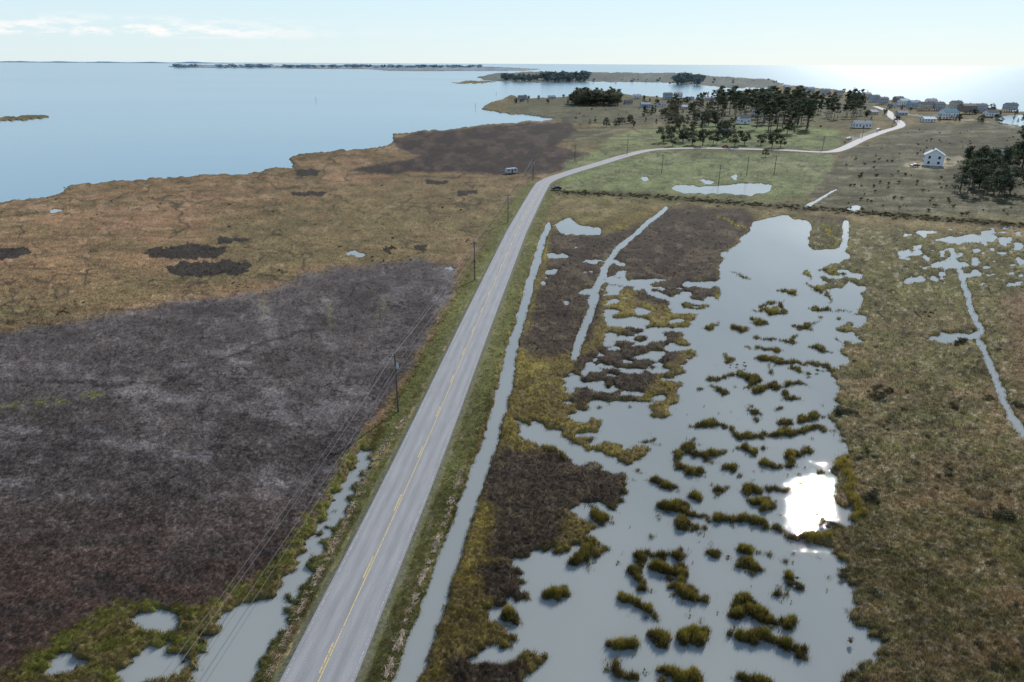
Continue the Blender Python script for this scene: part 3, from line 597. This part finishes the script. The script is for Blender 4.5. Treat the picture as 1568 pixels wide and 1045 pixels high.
def house(px,py,w,dp,hw,rise,wall='white',roof='dark',rot=0.0,piles=0.0,porch=False,name='house',storeys=None):
    x,y=G(px,py,.8); e=bpy.data.objects.new(name,None); S.collection.objects.link(e); e.location=(x,y,.35+(.7 if y>600 else .15)); e.rotation_euler=(0,0,rot)
    z0=piles; z1=z0+hw; W2,D2=w/2,dp/2
    V_=[(-W2,-D2,z0),(W2,-D2,z0),(W2,D2,z0),(-W2,D2,z0),(-W2,-D2,z1),(W2,-D2,z1),(W2,D2,z1),(-W2,D2,z1),(-W2,0,z1+rise),(W2,0,z1+rise)]
    mobj('walls',V_,[(0,1,5,4),(2,3,7,6),(1,2,6,9,5),(3,0,4,8,7),(3,2,1,0)],WALL[wall],e)
    ov=.45; s=rise/D2; th=.18; zz=z1-ov*s
    a=[(-W2-ov,-D2-ov,zz+.03),(W2+ov,-D2-ov,zz+.03),(W2+ov,0,z1+rise+.03),(-W2-ov,0,z1+rise+.03),(W2+ov,D2+ov,zz+.03),(-W2-ov,D2+ov,zz+.03)]
    b_=[(p[0],p[1],p[2]+th) for p in a]
    mobj('roof',a+b_,[(6,7,8,9),(9,8,10,11),(0,3,2,1),(3,5,4,2),(0,1,7,6),(5,11,10,4),(1,2,8,7),(2,4,10,8),(0,6,9,3),(3,9,11,5)],ROOF[roof],e)
    ns=storeys or max(1,int(hw/2.8)); wl=[];tl=[]; fh=hw/ns; nw=max(2,int(w/2.8)); ne=max(1,int(dp/3.2))
    for st in range(ns):
        zc=z0+st*fh+fh*.35
        for i in range(nw):
            xc=-W2+(i+.5)*w/nw
            for sg in (-1,1):
                yy=sg*D2
                if st==0 and sg==-1 and i==nw//2: continue
                wl.append((xc-.5,xc+.5,min(yy,yy+sg*.07),max(yy,yy+sg*.07),zc,zc+1.35)); tl.append((xc-.62,xc+.62,min(yy,yy+sg*.04),max(yy,yy+sg*.04),zc-.12,zc+1.47))
        for i in range(ne):
            yc=-D2+(i+.5)*dp/ne
            for sg in (-1,1):
                xx=sg*W2; wl.append((min(xx,xx+sg*.07),max(xx,xx+sg*.07),yc-.5,yc+.5,zc,zc+1.35)); tl.append((min(xx,xx+sg*.04),max(xx,xx+sg*.04),yc-.62,yc+.62,zc-.12,zc+1.47))
    V_,F_=boxes(wl); mobj('windows',V_,F_,mGl,e); V_,F_=boxes(tl); mobj('window_frames',V_,F_,mTrim if wall!='white' else WALL['grey'],e)
    xc=-W2+(nw//2+.5)*w/nw; V_,F_=boxes([(xc-.5,xc+.5,-D2-.06,-D2,z0+.05,z0+2.15)]); mobj('door',V_,F_,mDoor,e)
    V_,F_=boxes([(W2*.4,W2*.4+.7,D2*.15,D2*.15+.7,z1+rise*.6,z1+rise+.9)]); mobj('chimney',V_,F_,WALL['brown'],e)
    if piles>0:
        bl=[(px_-.15,px_+.15,py_-.15,py_+.15,-.6,z0) for px_ in np.linspace(-W2+.3,W2-.3,5) for py_ in (-D2+.3,0,D2-.3)]
        V_,F_=boxes(bl); mobj('piles',V_,F_,mWood,e)
    if porch or piles>0:
        pz=z0; bl=[(-W2,W2,-D2-2.2,-D2-.08,pz-.2,pz-.02)]+[(q-.07,q+.07,-D2-2.15,-D2-2.0,-.6 if piles else 0,pz+2.3) for q in np.linspace(-W2+.1,W2-.1,5)]+[(-W2,W2,-D2-2.2,-D2-2.08,pz+.9,pz+1.0)]
        V_,F_=boxes(bl); mobj('deck',V_,F_,mWood,e)
    return e
house(1428,252,8.5,9.5,5.6,3.0,'white','metal',math.radians(62),name='white_farmhouse',porch=False)
house(1318,196,15,8,3.6,2.2,'white','grey',.05,name='white_meeting_hall')
house(1526,248,9,8,5,2.4,'grey','grey',.3); house(1138,190,10,8,5.4,2.4,'white','dark',.1); house(1108,206,9,7,3,2,'tan','grey',-.2)
HS=[(1309,161,14,10,7,3,'grey','dark',.2,2.6),(1205,140,13,9,6,2.5,'grey','grey',.1,2.6),(1222,141,11,9,5.6,2.5,'tan','dark',0,2.6),(1240,143,14,9,6,2.6,'blue','grey',.1,2.6),(1262,147,14,10,6,2.6,'grey','dark',.2,2.6),(1283,150,13,9,6,2.6,'tan','dark',.1,2.6),
(1350,161,13,9,5.6,2.2,'grey','dark',.1,2.4),(1366,166,11,8,3.2,2.2,'white','dark',.3,0),(1382,164,13,9,5.4,2.2,'white','teal',.2,2.4),(1398,167,13,9,5.2,2.4,'blue','grey',.1,2.4),(1415,170,14,9,5.4,2.4,'tan','dark',-.1,2.4),(1434,170,14,9,5.4,2.4,'grey','dark',.2,2.4),
(1450,183,15,11,4.6,3.4,'white','teal',.15,2.2),(1479,175,16,11,6.5,2.2,'brown','dark',.1,2.4),(1420,187,12,8,2.8,1.8,'white','metal',.1,0),(1499,173,13,9,5.4,2.2,'grey','dark',.2,2.4),(1380,177,10,8,2.8,2,'grey','grey',-.1,0),
(1022,153,13,9,5.8,2.4,'blue','dark',.1,2),(1038,151,12,8,5.4,2.2,'white','grey',.2,2),(1056,154,12,8,3,2,'white','dark',0,0),(1086,155,11,8,3,2,'tan','dark',.1,0),(988,165,12,8,4,2,'blue','grey',.1,0),(1012,164,11,8,3,2,'white','dark',.3,0),
(962,160,11,7,3,2,'grey','dark',0,0),(845,152,11,8,3,2,'tan','grey',.1,0),(800,153,13,8,3,2,'grey','dark',.1,1),(1072,182,10,7,3,2,'white','dark',.1,0),(1160,176,10,8,5,2,'white','dark',.1,0),(1048,168,10,7,3,2,'tan','grey',.4,0),(1335,176,10,8,3,2,'tan','grey',.4,0),
(1325,153,13,9,6,2.4,'tan','grey',.1,2.4),(1338,157,12,9,5.5,2.4,'blue','dark',.1,2.4),(1374,160,12,9,5.5,2.4,'brown','dark',.1,2.4),(1424,164,12,9,5.5,2.4,'white','grey',.1,2.4),(1462,168,12,9,5.5,2.4,'tan','dark',.1,2.4),(1516,180,12,9,4,2.4,'white','dark',.1,1),(1545,172,13,9,5.5,2.4,'grey','dark',.1,2.4),(1102,146,12,8,5,2.2,'white','dark',.1,2),(1180,139,12,8,5,2.2,'grey','dark',.1,2),(975,152,11,8,4,2,'white','grey',.1,1)]
for q in HS: house(q[0],q[1],q[2],q[3],q[4],q[5],q[6],q[7],q[8],q[9])
# ================= UTILITY POLES + WIRES =================
mPole=simple('pole_wood',(.11,.085,.07),.9,2,.25); mIns=simple('insulator',(.35,.33,.3),.3,1,.1); mWire=simple('wire_metal',(.16,.16,.16),.6,1,.1)
def upole(x,y,h=10.8,rot=0.0,z=.2):
    e=bpy.data.objects.new('utility_pole',None); S.collection.objects.link(e); e.location=(x,y,z); e.rotation_euler=(0,0,rot)
    V_,T_=cone((0,0,-.5),(0,0,h),.17,.11,10); o=mesh_np('pole_shaft',V_,T_,[mPole],smooth=True); o.parent=e
    V_,F_=boxes([(-1.2,1.2,.12,.24,h-.62,h-.50)]); mobj('crossarm',V_,F_,mPole,e)
    Vs=[];Ts=[];off=0
    for q in ((-1.1,.18,h-.5),(-.45,.18,h-.5),(1.1,.18,h-.5),(0,0,h)):
        V_,T_=cone(q,(q[0],q[1],q[2]+.22),.06,.04,6); Vs.append(V_);Ts.append(T_+off);off+=len(V_)
    o=mesh_np('insulators',np.concatenate(Vs),np.concatenate(Ts),[mIns]); o.parent=e
    V_,T_=cone((.3,0,h-2.4),(.3,0,h-1.5),.2,.2,10); o=mesh_np('transformer',V_,T_,[WALL['grey']]); o.parent=e
    return e
pA=G(610,632,.2); pB=G(727,430,.2); dv=(pB[0]-pA[0],pB[1]-pA[1]); pZ=(pA[0]-dv[0],pA[1]-dv[1]); pC=(pB[0]+dv[0]*.95,pB[1]+dv[1]*.95); pD=G(816,277,.2)
ang=math.atan2(-dv[0],dv[1])
chain=[(pZ[0]-dv[0],pZ[1]-dv[1]),pZ,pA,pB,pC,pD]
for q in chain: upole(q[0],q[1],10.2,ang)
for q in [(1013,266),(1100,284),(1143,270),(1185,268),(1259,231),(1320,212),(1366,195),(960,238),(880,248)]: upole(*G(*q),9.5,.6)
Vs=[];Ts=[];off=0; nx,ny=math.cos(ang),math.sin(ang)
for oxx,hz in ((-1.1,9.95),(-.45,9.95),(1.1,9.95),(0,10.6),(.1,7.2)):
    for i in range(len(chain)-1):
        a=np.array([chain[i][0]+nx*oxx,chain[i][1]+ny*oxx,hz]); b_=np.array([chain[i+1][0]+nx*oxx,chain[i+1][1]+ny*oxx,hz]); pr_=a
        for k in range(1,15):
            t=k/14; p_=a+(b_-a)*t-np.array([0,0,1.1*4*t*(1-t)]); V_,T_=cone(pr_,p_,.02,.02,4); Vs.append(V_);Ts.append(T_+off);off+=len(V_); pr_=p_
mesh_np('power_lines',np.concatenate(Vs),np.concatenate(Ts),[mWire])
def marker(px,py,h=4.5):
    x,y=G(px,py,0); V1,T1=cone((0,0,-1),(0,0,h),.22,.18,6); o=mesh_np('channel_marker',V1,T1,[mWood]); o.location=(x,y,0)
    V_,F_=boxes([(-.5,.5,-.27,-.21,h-1.3,h-.2)]); mobj('sign_board',V_,F_,WALL['white'],o)
for q in [(357,110),(736,122),(728,166),(760,146),(484,156)]: marker(q[0],q[1],6)
# ================= VEHICLES =================
mTyre=simple('tyre',(.02,.02,.02),.9,1,.1)
def car(px,py,c,rot,name='parked_car'):
    x,y=G(px,py,.4); e=bpy.data.objects.new(name,None); S.collection.objects.link(e); e.location=(x,y,.55); e.rotation_euler=(0,0,rot)
    mc=simple(name+'_paint',c,.3,1,.05,.2,.5)
    prof=[(-2.25,.35),(-2.3,.8),(-2.1,1.0),(-1.2,1.08),(-.55,1.52),(.9,1.55),(1.75,1.1),(2.2,1.02),(2.3,.7),(2.25,.35)]
    V_=[(p[0],-.88,p[1]) for p in prof]+[(p[0],.88,p[1]) for p in prof]; n=len(prof)
    F_=[tuple(range(n)),tuple(range(2*n-1,n-1,-1))]+[(i,i+n,(i+1)%n+n,(i+1)%n) for i in range(n)]
    o=mobj('body',V_,F_,mc,e); bv=o.modifiers.new('b','BEVEL'); bv.width=.08; bv.segments=2
    g=[(-1.0,1.1),(-.5,1.45),(.85,1.48),(1.55,1.1)]
    V_=[(p[0],-.9,p[1]) for p in g]+[(p[0],.9,p[1]) for p in g]; mobj('side_windows',V_,[(0,1,2,3),(7,6,5,4)],mGl,e)
    for wx in (-1.45,1.4):
        for wy in (-.92,.74):
            V1,T1=cone((wx,wy,.34),(wx,wy+.2,.34),.34,.34,14); T1=np.concatenate([T1,[(0,i+1,i) for i in range(1,13)],[(14,14+i,15+i) for i in range(1,13)]]); o=mesh_np('wheel',V1,T1,[mTyre]); o.parent=e
    return e
car(852,291,(.05,.05,.06),.3); car(1345,200,(.5,.5,.5),.5); car(1300,214,(.6,.6,.62),.2); car(1400,256,(.1,.12,.2),.1); car(1110,226,(.5,.1,.08),.1)
x,y=G(783,266,.4); e=bpy.data.objects.new('travel_trailer',None); S.collection.objects.link(e); e.location=(x,y,.35); e.rotation_euler=(0,0,.5)
prof=[(-3.1,.5),(-3.3,1.3),(-3.0,2.5),(-2.7,2.75),(2.6,2.75),(2.95,2.5),(3.2,1.2),(3.0,.5)]; n=len(prof)
V_=[(p[0],-1.15,p[1]) for p in prof]+[(p[0],1.15,p[1]) for p in prof]
o=mobj('body',V_,[tuple(range(n)),tuple(range(2*n-1,n-1,-1))]+[(i,i+n,(i+1)%n+n,(i+1)%n) for i in range(n)],WALL['grey'],e); bv=o.modifiers.new('b','BEVEL'); bv.width=.12; bv.segments=2
V_,F_=boxes([(q,q+.9,-1.2,-1.15,1.5,2.2) for q in (-2.5,1.2)]+[(-.5,.2,-1.2,-1.15,.65,2.4)]); mobj('windows',V_,F_,mGl,e)
V_,F_=boxes([(3.0,4.3,-.06,.06,.5,.6)]); mobj('tow_hitch',V_,F_,mPole,e)
for wx in (-.5,0.4):
    for wy in (-1.3,1.1):
        V1,T1=cone((wx,wy,.35),(wx,wy+.2,.35),.38,.38,12); o=mesh_np('wheel',V1,T1,[mTyre]); o.parent=e
# ================= SKY / SUN =================
sd=Vector((.439,.837,.596)).normalized(); el=math.asin(sd.z); az=math.atan2(sd.x,sd.y)
su=bpy.data.lights.new('sun','SUN'); su.energy=4.0; su.angle=math.radians(.5); su.color=(1,.97,.92); so=bpy.data.objects.new('sun',su); S.collection.objects.link(so)
so.rotation_euler=sd.to_track_quat('Z','Y').to_euler()
w=bpy.data.worlds.new('World'); S.world=w; w.use_nodes=True; nt=w.node_tree; bg=nt.nodes['Background']; bg.inputs['Strength'].default_value=.12
sk=N(nt,'ShaderNodeTexSky'); sk.sky_type='NISHITA'; sk.sun_disc=False; sk.sun_elevation=el; sk.sun_rotation=az; sk.altitude=50; sk.air_density=1.0; sk.dust_density=.3; sk.ozone_density=1.5
tc=N(nt,'ShaderNodeTexCoord'); mp=N(nt,'ShaderNodeMapping'); mp.inputs['Scale'].default_value=(9,9,42); nt.links.new(tc.outputs['Generated'],mp.inputs[0])
cn=N(nt,'ShaderNodeTexNoise'); cn.inputs['Scale'].default_value=3.0; cn.inputs['Detail'].default_value=7; cn.inputs['Roughness'].default_value=.62; nt.links.new(mp.outputs[0],cn.inputs['Vector'])
sx=N(nt,'ShaderNodeSeparateXYZ'); nt.links.new(tc.outputs['Generated'],sx.inputs[0])
hz=N(nt,'ShaderNodeValToRGB'); cr_=hz.color_ramp; cr_.elements[0].position=0; cr_.elements[0].color=(.68,.80,.84,1); cr_.elements[1].position=1; cr_.elements[1].color=(.13,.22,.40,1)
for p_,c_ in ((.05,(.64,.80,.87)),(.12,(.60,.78,.90)),(.35,(.42,.55,.72)),(.65,(.22,.33,.53))):
    e_=cr_.elements.new(p_); e_.color=c_+(1,)
nt.links.new(sx.outputs['Z'],hz.inputs['Fac'])
hs=N(nt,'ShaderNodeVectorMath',operation='SCALE'); nt.links.new(hz.outputs['Color'],hs.inputs[0]); hs.inputs['Scale'].default_value=9.2
hm=N(nt,'ShaderNodeMix',data_type='RGBA'); hm.inputs[0].default_value=.88; nt.links.new(sk.outputs[0],hm.inputs[6]); nt.links.new(hs.outputs[0],hm.inputs[7])
cr=N(nt,'ShaderNodeMapRange'); cr.inputs['From Min'].default_value=.44; cr.inputs['From Max'].default_value=.58; nt.links.new(cn.outputs['Fac'],cr.inputs['Value'])
b1=N(nt,'ShaderNodeMapRange'); b1.inputs['From Min'].default_value=.026; b1.inputs['From Max'].default_value=.031; nt.links.new(sx.outputs['Z'],b1.inputs['Value'])
b2=N(nt,'ShaderNodeMapRange'); b2.inputs['From Min'].default_value=.054; b2.inputs['From Max'].default_value=.036; nt.links.new(sx.outputs['Z'],b2.inputs['Value'])
b3=N(nt,'ShaderNodeMapRange'); b3.inputs['From Min'].default_value=-.22; b3.inputs['From Max'].default_value=-.38; b3.inputs['To Min'].default_value=.1; nt.links.new(sx.outputs['X'],b3.inputs['Value'])
def mul(a,b_):
    m=N(nt,'ShaderNodeMath',operation='MULTIPLY'); nt.links.new(a,m.inputs[0]); nt.links.new(b_,m.inputs[1]); return m.outputs[0]
fac=mul(mul(mul(cr.outputs[0],b1.outputs[0]),b2.outputs[0]),b3.outputs[0])
mx=N(nt,'ShaderNodeMix',data_type='RGBA'); nt.links.new(fac,mx.inputs[0]); nt.links.new(hm.outputs[2],mx.inputs[6]); mx.inputs[7].default_value=(8.4,8.3,8.2,1)
nt.links.new(mx.outputs[2],bg.inputs['Color'])
# ================= CAMERA =================
cd=bpy.data.cameras.new('camera'); cd.sensor_width=36; cd.lens=F/1568*36; cd.clip_start=.5; cd.clip_end=400000
co=bpy.data.objects.new('camera',cd); S.collection.objects.link(co)
co.matrix_world=Matrix.Translation((0,0,H))@Matrix.Rotation(math.pi/2-P,4,'X')@Matrix.Rotation(A,4,'Z')
S.camera=co
